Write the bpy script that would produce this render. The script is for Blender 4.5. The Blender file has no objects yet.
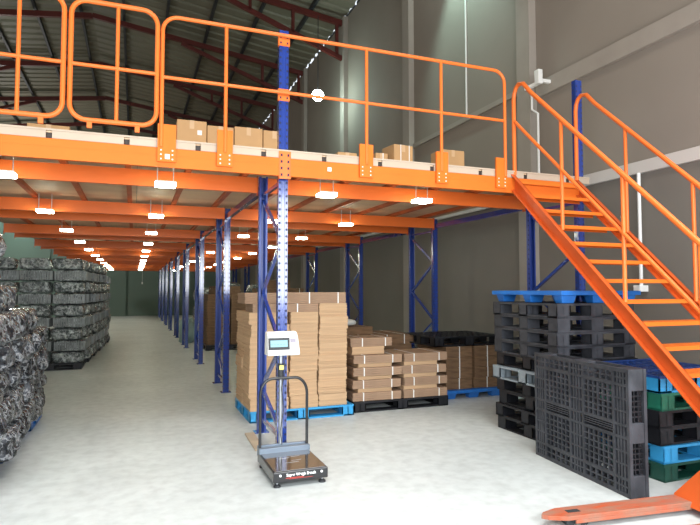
import bpy, math, random
from mathutils import Vector, Matrix, noise
random.seed(7)
S = bpy.context.scene
COL = S.collection
PI = math.pi

# ------------------------------------------------------------------ materials
def mat(name, color, rough=0.5, metal=0.0, var=0.0, vscale=3.0, bump=0.0, bscale=20.0, coat=0.0,
        emit=None, estr=0.0, col2=None, detail=4.0, stretch=None, spec=0.5):
    m = bpy.data.materials.new(name); m.use_nodes = True
    nt = m.node_tree; b = nt.nodes['Principled BSDF']
    b.inputs['Base Color'].default_value = (*color, 1)
    b.inputs['Roughness'].default_value = rough
    b.inputs['Metallic'].default_value = metal
    b.inputs['Coat Weight'].default_value = coat
    b.inputs['Coat Roughness'].default_value = 0.12
    b.inputs['Specular IOR Level'].default_value = spec
    if emit:
        b.inputs['Emission Color'].default_value = (*emit, 1)
        b.inputs['Emission Strength'].default_value = estr
    tc = nt.nodes.new('ShaderNodeTexCoord'); mp = nt.nodes.new('ShaderNodeMapping')
    nt.links.new(tc.outputs['Object'], mp.inputs['Vector'])
    if stretch: mp.inputs['Scale'].default_value = stretch
    if var > 0 or col2:
        n = nt.nodes.new('ShaderNodeTexNoise'); n.inputs['Scale'].default_value = vscale; n.inputs['Detail'].default_value = detail
        nt.links.new(mp.outputs[0], n.inputs['Vector'])
        r = nt.nodes.new('ShaderNodeValToRGB')
        r.color_ramp.elements[0].position = 0.32; r.color_ramp.elements[1].position = 0.68
        c2 = col2 if col2 else tuple(min(1, c*(1+var)) for c in color)
        c1 = color if col2 else tuple(c*(1-var) for c in color)
        r.color_ramp.elements[0].color = (*c1, 1); r.color_ramp.elements[1].color = (*c2, 1)
        nt.links.new(n.outputs['Fac'], r.inputs['Fac']); nt.links.new(r.outputs['Color'], b.inputs['Base Color'])
    if bump > 0:
        n2 = nt.nodes.new('ShaderNodeTexNoise'); n2.inputs['Scale'].default_value = bscale; n2.inputs['Detail'].default_value = 5
        nt.links.new(mp.outputs[0], n2.inputs['Vector'])
        bp = nt.nodes.new('ShaderNodeBump'); bp.inputs['Strength'].default_value = bump; bp.inputs['Distance'].default_value = 0.02
        nt.links.new(n2.outputs['Fac'], bp.inputs['Height']); nt.links.new(bp.outputs['Normal'], b.inputs['Normal'])
    return m

def film_mat(name, dark, light, scale, rough=0.2):
    """dark goods under crinkled clear film: creased bump, pale patches painted in as film highlights"""
    m = bpy.data.materials.new(name); m.use_nodes = True
    nt = m.node_tree; b = nt.nodes['Principled BSDF']; N = nt.nodes; L = nt.links
    tc = N.new('ShaderNodeTexCoord')
    oi = N.new('ShaderNodeObjectInfo')
    ad = N.new('ShaderNodeVectorMath'); ad.operation = 'ADD'
    cb = N.new('ShaderNodeCombineXYZ'); ml = N.new('ShaderNodeMath'); ml.operation = 'MULTIPLY'; ml.inputs[1].default_value = 40
    L.new(oi.outputs['Random'], ml.inputs[0]); L.new(ml.outputs[0], cb.inputs[0]); L.new(ml.outputs[0], cb.inputs[2])
    L.new(tc.outputs['Object'], ad.inputs[0]); L.new(cb.outputs[0], ad.inputs[1])
    n = N.new('ShaderNodeTexNoise'); n.inputs['Scale'].default_value = scale; n.inputs['Detail'].default_value = 7
    n.inputs['Distortion'].default_value = 1.6
    L.new(ad.outputs[0], n.inputs['Vector'])
    r = N.new('ShaderNodeValToRGB')
    e = r.color_ramp.elements; e[0].position = 0.47; e[0].color = (*dark, 1); e[1].position = 0.76; e[1].color = (*light, 1)
    L.new(n.outputs['Fac'], r.inputs['Fac']); L.new(r.outputs[0], b.inputs['Base Color'])
    v = N.new('ShaderNodeTexVoronoi'); v.feature = 'DISTANCE_TO_EDGE'; v.inputs['Scale'].default_value = scale*1.6
    n3 = N.new('ShaderNodeTexNoise'); n3.inputs['Scale'].default_value = scale*2.2; n3.inputs['Detail'].default_value = 6
    L.new(ad.outputs[0], n3.inputs['Vector'])
    mx = N.new('ShaderNodeMixRGB'); mx.inputs[0].default_value = 0.12
    L.new(ad.outputs[0], mx.inputs[1]); L.new(n3.outputs['Color'], mx.inputs[2]); L.new(mx.outputs[0], v.inputs['Vector'])
    sm = N.new('ShaderNodeMath'); sm.operation = 'ADD'
    L.new(v.outputs['Distance'], sm.inputs[0]); L.new(n3.outputs['Fac'], sm.inputs[1])
    bp = N.new('ShaderNodeBump'); bp.inputs['Strength'].default_value = 0.85; bp.inputs['Distance'].default_value = 0.05
    L.new(sm.outputs[0], bp.inputs['Height']); L.new(bp.outputs[0], b.inputs['Normal'])
    # highlights painted into the colour: pale streaks along the film creases
    v2 = N.new('ShaderNodeTexVoronoi'); v2.feature = 'DISTANCE_TO_EDGE'; v2.inputs['Scale'].default_value = scale*1.5
    mx2 = N.new('ShaderNodeMixRGB'); mx2.inputs[0].default_value = 0.35
    L.new(ad.outputs[0], mx2.inputs[1]); L.new(n3.outputs['Color'], mx2.inputs[2]); L.new(mx2.outputs[0], v2.inputs['Vector'])
    r2 = N.new('ShaderNodeValToRGB'); e2 = r2.color_ramp.elements
    e2[0].position = 0.0; e2[0].color = (.75, .75, .75, 1); e2[1].position = 0.10; e2[1].color = (0, 0, 0, 1)
    L.new(v2.outputs['Distance'], r2.inputs['Fac'])
    mm = N.new('ShaderNodeMath'); mm.operation = 'MULTIPLY'; L.new(r2.outputs[0], mm.inputs[0]); L.new(n.outputs['Fac'], mm.inputs[1])
    mc = N.new('ShaderNodeMixRGB'); L.new(mm.outputs[0], mc.inputs[0]); L.new(r.outputs[0], mc.inputs[1]); mc.inputs[2].default_value = (.78, .80, .83, 1)
    L.new(mc.outputs[0], b.inputs['Base Color']); b.inputs['Specular IOR Level'].default_value = 0.4
    b.inputs['Roughness'].default_value = rough; b.inputs['Coat Weight'].default_value = 0.2; b.inputs['Coat Roughness'].default_value = 0.15
    L.new(bp.outputs[0], b.inputs['Coat Normal'])
    return m

M = {}
M['orange'] = mat('orange_paint', (0.84, 0.175, 0.03), 0.36, var=0.06, vscale=2, spec=0.35)
M['orange_light'] = mat('orange_paint_bright', (0.74, 0.165, 0.022), 0.45, var=0.06, vscale=2, spec=0.15)
M['orange_deep'] = mat('orange_paint_deep', (0.62, 0.105, 0.02), 0.4, var=0.12, vscale=2.5, spec=0.3)
M['joist'] = mat('joist_paint', (0.50, 0.11, 0.03), 0.5, var=0.15)
M['jack'] = mat('worn_orange_paint', (0.46, 0.085, 0.03), 0.4, col2=(0.30, 0.17, 0.12), vscale=7, bump=0.15, stretch=(1, 3, 1), spec=.35)
M['blue'] = mat('blue_paint', (0.018, 0.05, 0.27), 0.2, var=0.1, coat=1.0)
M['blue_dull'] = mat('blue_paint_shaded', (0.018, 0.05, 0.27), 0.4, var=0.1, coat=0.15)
M['blue'].node_tree.nodes['Principled BSDF'].inputs['Coat IOR'].default_value = 1.75
M['hole'] = mat('hole_shadow', (0.008, 0.012, 0.05), 0.8)
M['black'] = mat('black_enamel', (0.012, 0.012, 0.014), 0.28, coat=0.3)
M['clip'] = mat('joist_end', (0.03, 0.018, 0.013), 0.6)
M['pal_black'] = mat('black_plastic', (0.014, 0.0145, 0.018), 0.42, var=0.3, vscale=7, bump=0.12, bscale=40, spec=.35)
M['pal_grey'] = mat('worn_grey_plastic', (0.028, 0.030, 0.036), 0.45, col2=(0.060, 0.063, 0.073), vscale=6, bump=0.1, bscale=40, spec=.35)
M['pal_pale'] = mat('pale_grey_plastic', (0.25, 0.29, 0.32), 0.45, var=0.12)
M['pal_blue'] = mat('blue_plastic', (0.018, 0.15, 0.50), 0.35, var=0.12, vscale=5)
M['pal_cyan'] = mat('light_blue_plastic', (0.035, 0.31, 0.62), 0.38, var=0.12, vscale=5)
M['pal_green'] = mat('green_plastic', (0.008, 0.065, 0.045), 0.4, var=0.2, vscale=5)
M['pal_navy'] = mat('dark_blue_plastic', (0.02, 0.065, 0.26), 0.4, var=0.2, vscale=5)
M['kraft'] = mat('kraft_board', (0.34, 0.215, 0.135), 0.75, var=0.10, vscale=4, bump=0.08)
M['kraft_edge'] = mat('kraft_edge', (0.56, 0.37, 0.215), 0.85, var=0.13, vscale=6, stretch=(0.4, 0.4, 30))
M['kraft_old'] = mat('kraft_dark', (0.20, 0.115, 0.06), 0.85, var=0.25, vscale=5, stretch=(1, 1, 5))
M['box'] = mat('carton_board', (0.55, 0.33, 0.15), 0.75, var=0.06)
M['tape'] = mat('box_tape', (0.62, 0.42, 0.24), 0.35)
M['strap'] = mat('white_strap', (0.85, 0.85, 0.82), 0.4)
M['white'] = mat('white_plastic', (0.82, 0.81, 0.78), 0.4)
M['white_wall_trim'] = mat('white_trim', (0.62, 0.58, 0.54), 0.5)
M['lcd'] = mat('lcd_glass', (0.20, 0.36, 0.40), 0.3, emit=(0.45, 0.72, 0.80), estr=0.12, spec=.2)
M['lcd_seg'] = mat('lcd_digits', (0.10, 0.17, 0.2), 0.4)
M['label_grey'] = mat('keypad_grey', (0.28, 0.25, 0.30), 0.5)
M['yellow'] = mat('yellow_sticker', (0.85, 0.75, 0.18), 0.5)
M['print_white'] = mat('white_print', (0.9, 0.9, 0.9), 0.5)
M['print_red'] = mat('red_print', (0.6, 0.06, 0.04), 0.5)
M['steel'] = mat('steel', (0.45, 0.47, 0.50), 0.35, metal=0.8)
M['steel_blue'] = mat('blue_grey_steel', (0.16, 0.20, 0.25), 0.35, metal=0.3, var=0.1)
M['rubber'] = mat('dark_rubber', (0.03, 0.032, 0.035), 0.6)
M['scale_top'] = mat('polished_scale_plate', (0.03, 0.02, 0.016), 0.12, coat=1.0, var=0.4, vscale=6)
M['deck_edge'] = mat('deck_board_edge', (0.47, 0.37, 0.275), 0.6, var=0.06, vscale=1.5)
M['ply'] = mat('plywood', (0.66, 0.44, 0.27), 0.6, col2=(0.84, 0.61, 0.40), vscale=1.3, stretch=(0.6, 2.2, 1), detail=7)
M['timber'] = mat('tan_plank', (0.50, 0.40, 0.29), 0.7, var=0.12, vscale=5)
M['wall'] = mat('wall_plaster', (0.27, 0.232, 0.195), 0.85, var=0.07, vscale=0.5, bump=0.05, bscale=5)
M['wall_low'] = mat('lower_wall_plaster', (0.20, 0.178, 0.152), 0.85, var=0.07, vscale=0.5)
M['pillar'] = mat('pillar_plaster', (0.33, 0.29, 0.25), 0.8, var=0.05)
M['wall_back'] = mat('back_wall_paint', (0.14, 0.20, 0.165), 0.8, var=0.06, vscale=0.4)
M['roof'] = mat('roof_sheet', (0.17, 0.16, 0.115), 0.6, var=0.15, vscale=0.4)
M['purlin'] = mat('purlin_dark', (0.022, 0.024, 0.028), 0.6)
M['truss'] = mat('red_oxide', (0.10, 0.014, 0.01), 0.5, var=0.15)
M['lamp'] = mat('lamp_glow', (1, 1, 1), 0.5, emit=(0.93, 1.0, 0.80), estr=36)
M['lampcool'] = mat('cool_lamp_glow', (1, 1, 1), 0.5, emit=(0.80, 1.0, 0.95), estr=60)
M['mint'] = mat('mint_bag', (0.30, 0.42, 0.40), 0.5, var=0.2, bump=0.4, bscale=6)
M['bag'] = mat('white_bag', (0.55, 0.55, 0.52), 0.5, var=0.15, bump=0.5, bscale=8)
M['film'] = film_mat('crinkled_film', (0.012, 0.014, 0.019), (0.20, 0.22, 0.26), 4.6, .22)
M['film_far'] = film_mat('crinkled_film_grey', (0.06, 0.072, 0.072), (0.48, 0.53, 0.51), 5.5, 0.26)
M['goods'] = mat('ribbed_dark_goods', (0.17, 0.185, 0.185), 0.4, var=0.25, vscale=6)

def floor_mat():
    m = bpy.data.materials.new('concrete_floor'); m.use_nodes = True
    nt = m.node_tree; b = nt.nodes['Principled BSDF']; N = nt.nodes; L = nt.links
    tc = N.new('ShaderNodeTexCoord')
    n = N.new('ShaderNodeTexNoise'); n.inputs['Scale'].default_value = 0.8; n.inputs['Detail'].default_value = 9; n.inputs['Roughness'].default_value = 0.65
    n2 = N.new('ShaderNodeTexNoise'); n2.inputs['Scale'].default_value = 9; n2.inputs['Detail'].default_value = 6
    for q in (n, n2): L.new(tc.outputs['Object'], q.inputs['Vector'])
    r = N.new('ShaderNodeValToRGB'); e = r.color_ramp.elements
    e[0].position = 0.35; e[0].color = (0.53, 0.565, 0.555, 1); e[1].position = 0.65; e[1].color = (0.635, 0.67, 0.66, 1)
    L.new(n.outputs['Fac'], r.inputs['Fac'])
    r2 = N.new('ShaderNodeValToRGB'); e = r2.color_ramp.elements
    e[0].position = 0.3; e[0].color = (0.84, 0.84, 0.84, 1); e[1].position = 0.6; e[1].color = (1, 1, 1, 1)
    L.new(n2.outputs['Fac'], r2.inputs['Fac'])
    mx = N.new('ShaderNodeMixRGB'); mx.blend_type = 'MULTIPLY'; mx.inputs[0].default_value = 1
    L.new(r.outputs[0], mx.inputs[1]); L.new(r2.outputs[0], mx.inputs[2]); L.new(mx.outputs[0], b.inputs['Base Color'])
    b.inputs['Roughness'].default_value = 0.42; b.inputs['Specular IOR Level'].default_value = 0.4
    bp = N.new('ShaderNodeBump'); bp.inputs['Strength'].default_value = 0.08; bp.inputs['Distance'].default_value = 0.01
    L.new(n2.outputs['Fac'], bp.inputs['Height']); L.new(bp.outputs[0], b.inputs['Normal'])
    return m
M['floor'] = floor_mat()

# ------------------------------------------------------------------ mesh builder
class MB:
    def __init__(s): s.v = []; s.f = []; s.mi = []; s.sm = []; s.m = 0
    def poly(s, vs, fs, smooth=False):
        o = len(s.v); s.v += [tuple(p) for p in vs]
        for f in fs: s.f.append([o+i for i in f]); s.mi.append(s.m); s.sm.append(smooth)
    def box(s, a, b, R=None, piv=None):
        x0, y0, z0 = a; x1, y1, z1 = b
        vs = [Vector(p) for p in ((x0,y0,z0),(x1,y0,z0),(x1,y1,z0),(x0,y1,z0),(x0,y0,z1),(x1,y0,z1),(x1,y1,z1),(x0,y1,z1))]
        if R is not None:
            piv = Vector(piv) if piv else (vs[0]+vs[6])/2
            vs = [R @ (p-piv)+piv for p in vs]
        s.poly(vs, [(0,3,2,1),(4,5,6,7),(0,1,5,4),(1,2,6,5),(2,3,7,6),(3,0,4,7)])
    def bar(s, p0, p1, w, h, up=(0,0,1)):
        p0 = Vector(p0); p1 = Vector(p1); d = (p1-p0).normalized(); u = Vector(up)
        x = d.cross(u)
        if x.length < 1e-4: x = d.cross(Vector((1,0,0)))
        x.normalize(); y = x.cross(d).normalized()
        q = [x*w/2*a + y*h/2*b for a, b in ((-1,-1),(1,-1),(1,1),(-1,1))]
        s.poly([p0+k for k in q]+[p1+k for k in q], [(0,3,2,1)[::-1],(4,5,6,7)[::-1],(0,1,5,4)[::-1],(1,2,6,5)[::-1],(2,3,7,6)[::-1],(3,0,4,7)[::-1]])
    def prism(s, prof, z0, z1):
        n = len(prof)
        vs = [(x,y,z0) for x,y in prof]+[(x,y,z1) for x,y in prof]
        fs = [(i,(i+1)%n,n+(i+1)%n,n+i) for i in range(n)]+[tuple(range(n))[::-1], tuple(range(n,2*n))]
        s.poly(vs, fs)
    def hull(s, lo, hi):   # two quads, lower and upper
        s.poly(list(lo)+list(hi), [(0,3,2,1),(4,5,6,7),(0,1,5,4),(1,2,6,5),(2,3,7,6),(3,0,4,7)])
    def tube(s, path, r, n=10, closed=False, radii=None):
        P = [Vector(p) for p in path]; k = len(P); vs = []; prev = None
        for i, p in enumerate(P):
            if closed: t = (P[(i+1)%k]-P[i-1]).normalized()
            else: t = (P[min(i+1,k-1)]-P[max(i-1,0)]).normalized()
            if prev is None:
                a = Vector((0,0,1)) if abs(t.z) < .9 else Vector((1,0,0))
                x = t.cross(a).normalized()
            else: x = (prev-t*prev.dot(t)).normalized()
            prev = x; y = t.cross(x); rr = radii[i] if radii else r
            vs += [p+x*rr*math.cos(2*PI*j/n)+y*rr*math.sin(2*PI*j/n) for j in range(n)]
        fs = []
        for i in range(k if closed else k-1):
            j2 = (i+1)%k
            fs += [(i*n+j, i*n+(j+1)%n, j2*n+(j+1)%n, j2*n+j) for j in range(n)]
        s.poly(vs, fs, True)
        if not closed:
            s.poly(vs[:n], [tuple(range(n))[::-1]]); s.poly(vs[-n:], [tuple(range(n))])
    def cyl(s, p0, p1, r, n=14, r2=None): s.tube([p0, p1], r, n, radii=[r, r if r2 is None else r2])
    def build(s, name, m, parent=None, bevel=0, loc=None):
        me = bpy.data.meshes.new(name); me.from_pydata([tuple(p) for p in s.v], [], s.f); me.update()
        for mm in (m if isinstance(m, (list, tuple)) else [m]): me.materials.append(mm)
        for i, p in enumerate(me.polygons): p.material_index = s.mi[i]; p.use_smooth = s.sm[i]
        o = bpy.data.objects.new(name, me); COL.objects.link(o)
        if parent: o.parent = parent
        if loc: o.location = loc
        if bevel:
            b = o.modifiers.new('bevel', 'BEVEL'); b.width = bevel; b.segments = 2; b.limit_method = 'ANGLE'
        return o

def tag(o, label=None, cat=None, group=None, kind=None):
    if label: o['label'] = label
    if cat: o['category'] = cat
    if group: o['group'] = group
    if kind: o['kind'] = kind
    return o
def empty(name, loc, label, cat, group=None, rz=0):
    o = bpy.data.objects.new(name, None); COL.objects.link(o); o.location = loc; o.rotation_euler = (0,0,rz)
    o.empty_display_size = 0.1
    return tag(o, label, cat, group)
KIDS = {}
def kids(o): return [c for c in COL.objects if c.parent == o]
def dup(root, loc, rz=None, label=None, group=None):
    if root.name not in KIDS: KIDS[root.name] = [(c, kids(c)) for c in kids(root)]
    r = root.copy(); COL.objects.link(r); r.location = loc
    if rz is not None: r.rotation_euler = (0,0,rz)
    if label: r['label'] = label
    if group: r['group'] = group
    for c, gs in KIDS[root.name]:
        d = c.copy(); COL.objects.link(d); d.parent = r
        for g in gs:
            e = g.copy(); COL.objects.link(e); e.parent = d
    return r
def struct(name, mb, m, bevel=0): return tag(mb.build(name, m, bevel=bevel), kind='structure')
ORD = ['first','second','third','fourth','fifth','sixth','seventh','eighth','ninth','tenth','eleventh','twelfth','thirteenth','fourteenth','fifteenth','sixteenth']

# ------------------------------------------------------------------ building shell
WX, BY, LX, RX = 6.0, 37.5, -9.0, -1.5      # right wall, back wall, left wall, ridge
EZ, SL = 10.15, 0.13
RZ = EZ + SL*(WX-RX)
b = MB(); b.box((LX-.2, -3, -.2), (WX+.2, BY+.2, 0)); struct('floor', b, M['floor'])
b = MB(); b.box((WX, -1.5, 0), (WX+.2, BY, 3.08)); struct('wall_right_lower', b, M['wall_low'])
b = MB(); b.box((WX, -1.5, 3.08), (WX+.2, BY, EZ-.10)); struct('wall_right', b, M['wall'])
b = MB(); b.box((LX-.2, -1.5, 0), (LX, BY, EZ+.1)); struct('wall_left', b, M['wall'])
b = MB(); b.poly([(LX,BY,0),(WX,BY,0),(WX,BY,EZ),(RX,BY,RZ),(LX,BY,EZ),(LX,BY+.2,0),(WX,BY+.2,0),(WX,BY+.2,EZ),(RX,BY+.2,RZ),(LX,BY+.2,EZ)],
    [(0,1,2,3,4),(9,8,7,6,5),(0,5,6,1),(1,6,7,2),(2,7,8,3),(3,8,9,4),(4,9,5,0)]); struct('wall_back', b, M['wall_back'])
# front wall with a wide loading door behind the camera
b = MB(); b.box((LX,-1.7,0),(-5,-1.5,EZ)); b.box((-5,-1.7,4.3),(WX,-1.5,EZ)); struct('wall_front', b, M['wall'])
# right wall pillars
for i, y in enumerate([-1.4, 2.9, 7.25, 11.5, 15.85, 20.2, 24.5, 28.8, 33.2]):
    b = MB(); b.box((WX-.14, y, 0), (WX, y+.33, EZ-.12)); struct('trim_%d' % (i+1), b, M['pillar'], .006)
# ring beam and thin ledge
b = MB(); b.box((WX-.07, -1.4, 4.66), (WX, 7.2, 4.90)); struct('trim_20', b, M['pillar'], .004)
b = MB(); b.box((WX-.05, 7.6, 4.88), (WX, BY, 4.97)); struct('trim_21', b, M['pillar'])
b = MB(); b.box((WX-.05, -1.4, 3.08), (WX, BY, 3.235)); struct('trim_22', b, M['white_wall_trim'], .004)
for i, x in enumerate([-5.2, -1.0, 3.0]):
    b = MB(); b.box((x, BY-.12, 0), (x+.5, BY, EZ)); struct('trim_%d' % (30+i), b, M['wall_back'])
# corrugated roof sheets (ribs run down the slope)
def roof_side(x0, z0, x1, z1, name):
    b = MB(); y = -1.7; p = 0.5; vs = []; fs = []
    k = 0
    while y < BY+.1:
        for dy, dz in ((0,0),(.26,0),(.31,.05),(.45,.05)):
            vs += [(x0, y+dy, z0+dz), (x1, y+dy, z1+dz)]; k += 1
        y += p
    fs = [(2*i, 2*i+1, 2*i+3, 2*i+2) for i in range(k-1)]
    b.poly(vs, fs); return struct(name, b, M['roof'])
roof_side(WX+.01, EZ, RX, RZ, 'ceiling'); roof_side(RX, RZ, LX-.3, EZ, 'ceiling_far_slope')
b = MB(); y = -1.5; rr = random.Random(4)
while y < BY-.5:
    l = rr.uniform(.10,.40) if y < 18 else rr.uniform(.05,.2)
    b.box((WX+.02, y, EZ-.101), (WX+.10, y+l, EZ+.03)); y += l+(rr.uniform(.04,.22) if y < 18 else rr.uniform(.2,.6))
struct('trim_40', b, M['purlin'])
# purlins
def zr(x): return EZ+SL*(WX-x) if x > RX else RZ-(RX-x)*(RZ-EZ)/(RX-LX)
x = WX-1.1; n = 0
px = []
while x > LX+.5: px.append(x); x -= 1.35
for x in px:
    b = MB(); b.box((x-.04, -1.5, zr(x)-.16), (x+.04, BY, zr(x)-.01))
    tag(b.build('roof_purlin', M['purlin']), 'dark steel purlin running the length of the roof underside', 'roof beam', 'dark purlins under the roof sheets')
# red trusses
def truss(y):
    t = empty('roof_truss', (0, y, 0), 'dark red steel roof truss spanning from the right wall', 'roof truss', 'red trusses under the roof')
    b = MB(); b.bar((WX-.1,0,zr(WX)-.28),(RX,0,RZ-.28),.12,.16); b.bar((RX,0,RZ-.30),(LX+.1,0,zr(LX)-.30),.12,.18); b.build('top_chord', M['truss'], t)
    zh_ = lambda x: zr(x)-.40-1.0*max(0, 1-(WX-x)/4.6)
    b = MB(); b.bar((WX-.1,0,zh_(WX)),(WX-4.6,0,zh_(WX-4.6)),.10,.13); b.build('haunch_chord', M['truss'], t)
    b = MB(); b.bar((LX+.1,0,zh_(WX)),(LX+4.6,0,zh_(WX-4.6)),.10,.13); b.build('haunch_chord', M['truss'], t)
    zh_ = lambda x: zr(x)-.40-1.0*max(0, 1-min(WX-x, x-LX)/4.6)
    for x in (WX-.3, WX-1.7, WX-3.0, LX+.3, LX+1.7, LX+3.0):
        b = MB(); b.bar((x,0,zh_(x)),(x,0,zr(x)-.30),.09,.10,(0,1,0)); b.build('web_post', M['truss'], t)
for y in [3.2, 7.55, 11.8, 16.05, 20.4, 24.75, 29.1, 33.5]: truss(y)

# ------------------------------------------------------------------ rack frames of the mezzanine
COLX = [-2.45, 1.36, 5.115]
Y0, P, D, NF = 5.41, 3.6, 0.98, 9
ZB0, ZB1 = 2.722, 2.897           # beam bottom / top
def post_mesh(name, z1, parent, y, face, holes=True, z0=0.0, m='blue'):
    """open channel upright; face=-1 web towards -Y"""
    b = MB(); w = .047; d = .07*(-face); yy = y
    prof = [(-w,0),(-.018,0),(-.010,-.010*face),(.010,-.010*face),(.018,0),(w,0),(w,d),(w-.022,d),(w-.022,d-.004*(-face)),(w-.004,d-.004*(-face)),(w-.004,.004*(-face)),(-w+.004,.004*(-face)),(-w+.004,d-.004*(-face)),(-w+.022,d-.004*(-face)),(-w+.022,d),(-w,d)]
    if face > 0: prof = prof[::-1]
    b.prism([(x, yy+q) for x, q in prof], z0, z1)
    if holes:
        b.m = 1; z = z0+.06; t = .0012*face
        while z < z1-.03:
            for sx in (-.034, .034):
                for (dx, dz) in ((0,0),):
                    b.poly([(sx-.008,yy+t,z-.008),(sx+.008,yy+t,z-.008),(sx+.010,yy+t,z+.008),(sx+.004,yy+t,z+.015),(sx-.004,yy+t,z+.015),(sx-.010,yy+t,z+.008)], [(0,1,2,3,4,5)])
            z += .0667
        # side holes
        z = z0+.09
        while z < z1-.03:
            for sx in (-w-.0012, w+.0012):
                yc = yy+.045*(-face)
                b.poly([(sx,yc-.007,z-.012),(sx,yc+.007,z-.012),(sx,yc+.007,z+.012),(sx,yc-.007,z+.012)], [(0,1,2,3)])
            z += .0667
    return b.build(name, [M[m], M['hole']], parent)
def frame(x, y, label, group, front_top=ZB1, rear_top=ZB1, holes=True):
    t = empty('rack_frame', (x, y, 0), label, 'rack frame', group)
    p1 = post_mesh('post', front_top, t, 0, -1, holes); p2 = post_mesh('post', rear_top, t, D, 1, holes, m='blue_dull')
    for yy, s in ((0,1),(D,-1)):
        b = MB(); b.box((-.08, yy-.05 if s > 0 else yy-.09, 0), (.08, yy+.09 if s > 0 else yy+.05, .008)); b.build('foot_plate', M['blue'], t)
    b = MB(); b.bar((0,.05,2.68),(0,D-.05,2.68),.035,.035); b.build('brace', M['blue'], t)
    b = MB(); b.bar((0,.05,.16),(0,D-.05,.16),.035,.035); b.build('brace', M['blue'], t)
    zs = [2.62,2.10,1.57,1.04,.51,.2]
    for i in range(len(zs)-1):
        ya, yb = (D-.05,.05) if i % 2 == 0 else (.05,D-.05)
        b = MB(); b.bar((0,ya,zs[i]),(0,yb,zs[i+1]),.035,.035); b.build('brace', M['blue'], t)
    return t, p1, p2
rowname = ['left row behind the bundles', 'centre row along the aisle', 'row beside the right wall']
proto = None
for ci, x in enumerate(COLX):
    for i in range(NF):
        y = Y0+P*i
        if ci == 0 and i > 1: continue
        if i == 0:
            lab = ['blue rack frame at the front left corner outside the guard rail run', 'tall blue perforated rack frame rising through the guard rail behind the scale',
                   'tall blue rack frame at the stair head by the right wall'][ci]
            t, p1, p2 = frame(x, y, lab, None, 4.21 if ci else ZB1)
            if ci == 1:
                for z0_, z1_ in ((3.49, 3.61), (4.05, 4.17)):
                    b = MB(); b.box((-.058,-.006,z0_),(.058,.03,z1_)); b.m = 1
                    for dz in (.03, .09):
                        for sx in (-.034,.034): b.box((sx-.008,-.008,z0_+dz-.01),(sx+.008,-.005,z0_+dz+.01))
                    b.build('rail_clamp', [M['orange'], M['hole']], t)
                b = MB(); b.box((-.060,-.064,ZB0-.03),(.060,-.058,ZB1+.07))
                b.m = 1
                for k in range(4):
                    for sx in (-.034,.034): b.box((sx-.009,-.0665,ZB0+.01+k*.065-.012),(sx+.009,-.0635,ZB0+.01+k*.065+.012))
                b.build('beam_connector', [M['orange'], M['hole']], t)
        else:
            nm = '%s rack frame from the front in the %s' % (ORD[i], rowname[ci])
            if proto is None: proto, _, _ = frame(x, y, nm, None); 
            else: dup(proto, (x, y, 0), 0, nm)

# beams across (X)
def beam_mb(L, both=True):
    b = MB(); h = ZB1-ZB0
    # step beam: box with a ledge on the top, ribbed front
    b.box((0,-.025,0),(L,.025,h)); b.box((0,-.027,h*.60),(L,.027,h-.012))
    return b
def beam(x0, x1, y, lab, group=None, m=None):
    t = empty('mezzanine_beam', (x0, y, ZB0), lab, 'beam', group)
    beam_mb(x1-x0).build('beam_body', m or M['orange'], t)
    for xx, s in ((0,1),(x1-x0,-1)):
        b = MB(); b.box((xx-.004 if s > 0 else xx, -.033, -.03), (xx if s > 0 else xx+.004, .033, ZB1-ZB0+.02)); 
        b.box((min(xx,xx+s*.004),-.030,-.03),(max(xx,xx+s*.004),.030,ZB1-ZB0))
        b.build('end_plate', M['orange_deep'], t)
    return t
bays = [(COLX[0]+.055, COLX[1]-.055), (COLX[1]+.055, COLX[2]-.055)]
bay_nm = ['left bay', 'right bay']
pb = {}
for bi, (xa, xb) in enumerate(bays):
    for i in range(NF):
        for k in (0,1):
            y = Y0+P*i + (-.033 if k == 0 else D+.033)
            if i == 0 and k == 0:
                # deep front edge beam
                beam(xa, xb, y, 'bright orange front edge beam below the guard rail, %s of the centre post' % ('left' if bi == 0 else 'right'), None, M['orange_light'])
                continue
            lab = 'orange beam across the %s, %s side of the %s frame row back' % (bay_nm[bi], 'near' if k == 0 else 'far', ORD[i])
            if bi not in pb: pb[bi] = beam(xa, xb, y, lab)
            else: dup(pb[bi], (xa, y, ZB0), 0, lab)
# blue row ties along Y
tie = None
for ci, x in enumerate(COLX):
    for i in range(NF-1 if ci else 1):
        ya = Y0+P*i+D+.0585; yb = Y0+P*(i+1)-.0585
        lab = 'blue tie bar between %s and %s frames of the %s' % (ORD[i], ORD[i+1], rowname[ci])
        if tie is None:
            b = MB(); b.box((-.03,0,-.04),(.03,yb-ya,.04)); b.box((-.036,.0,-.045),(.036,.02,.045)); tie = b.build('row_tie', M['blue'], loc=(x,ya,2.76)); tag(tie, lab, 'tie bar')
        else:
            o = tie.copy(); COL.objects.link(o); o.location = (x, ya, 2.76); o['label'] = lab
# joists (Y direction, lying on the beams) and deck
YD1 = Y0+P*(NF-1)+D+.1
jx = [1.15-.62*k for k in range(6)]+[1.15+.62*k for k in range(1,7)]
jx = sorted(jx)
for k, x in enumerate(jx):
    t = empty('floor_joist', (x, 5.42, ZB1+.001), 'brown-orange steel joist running back under the deck boards', 'joist', 'joists under the mezzanine deck')
    b = MB(); b.box((-.03,0,0),(.03,YD1-5.42,.05))
    b.build('joist_body', M['joist'], t)
    b = MB(); b.box((-.018,-.060,.004),(.018,-.0,.050)); b.box((-.023,-.060,.046),(.023,-.0,.050)); b.build('end_cap', M['clip'], t)
b = MB()
z0 = ZB1+.052
y = 5.38; k = 0
while y < YD1:
    for (xa, xb) in ((COLX[0]-.05, -0.0),(0.004, 2.44),(2.444, COLX[2]+.09)):
        b.box((xa, y, z0), (xb, min(y+1.216, YD1), z0+.03))
    y += 1.22
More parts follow.
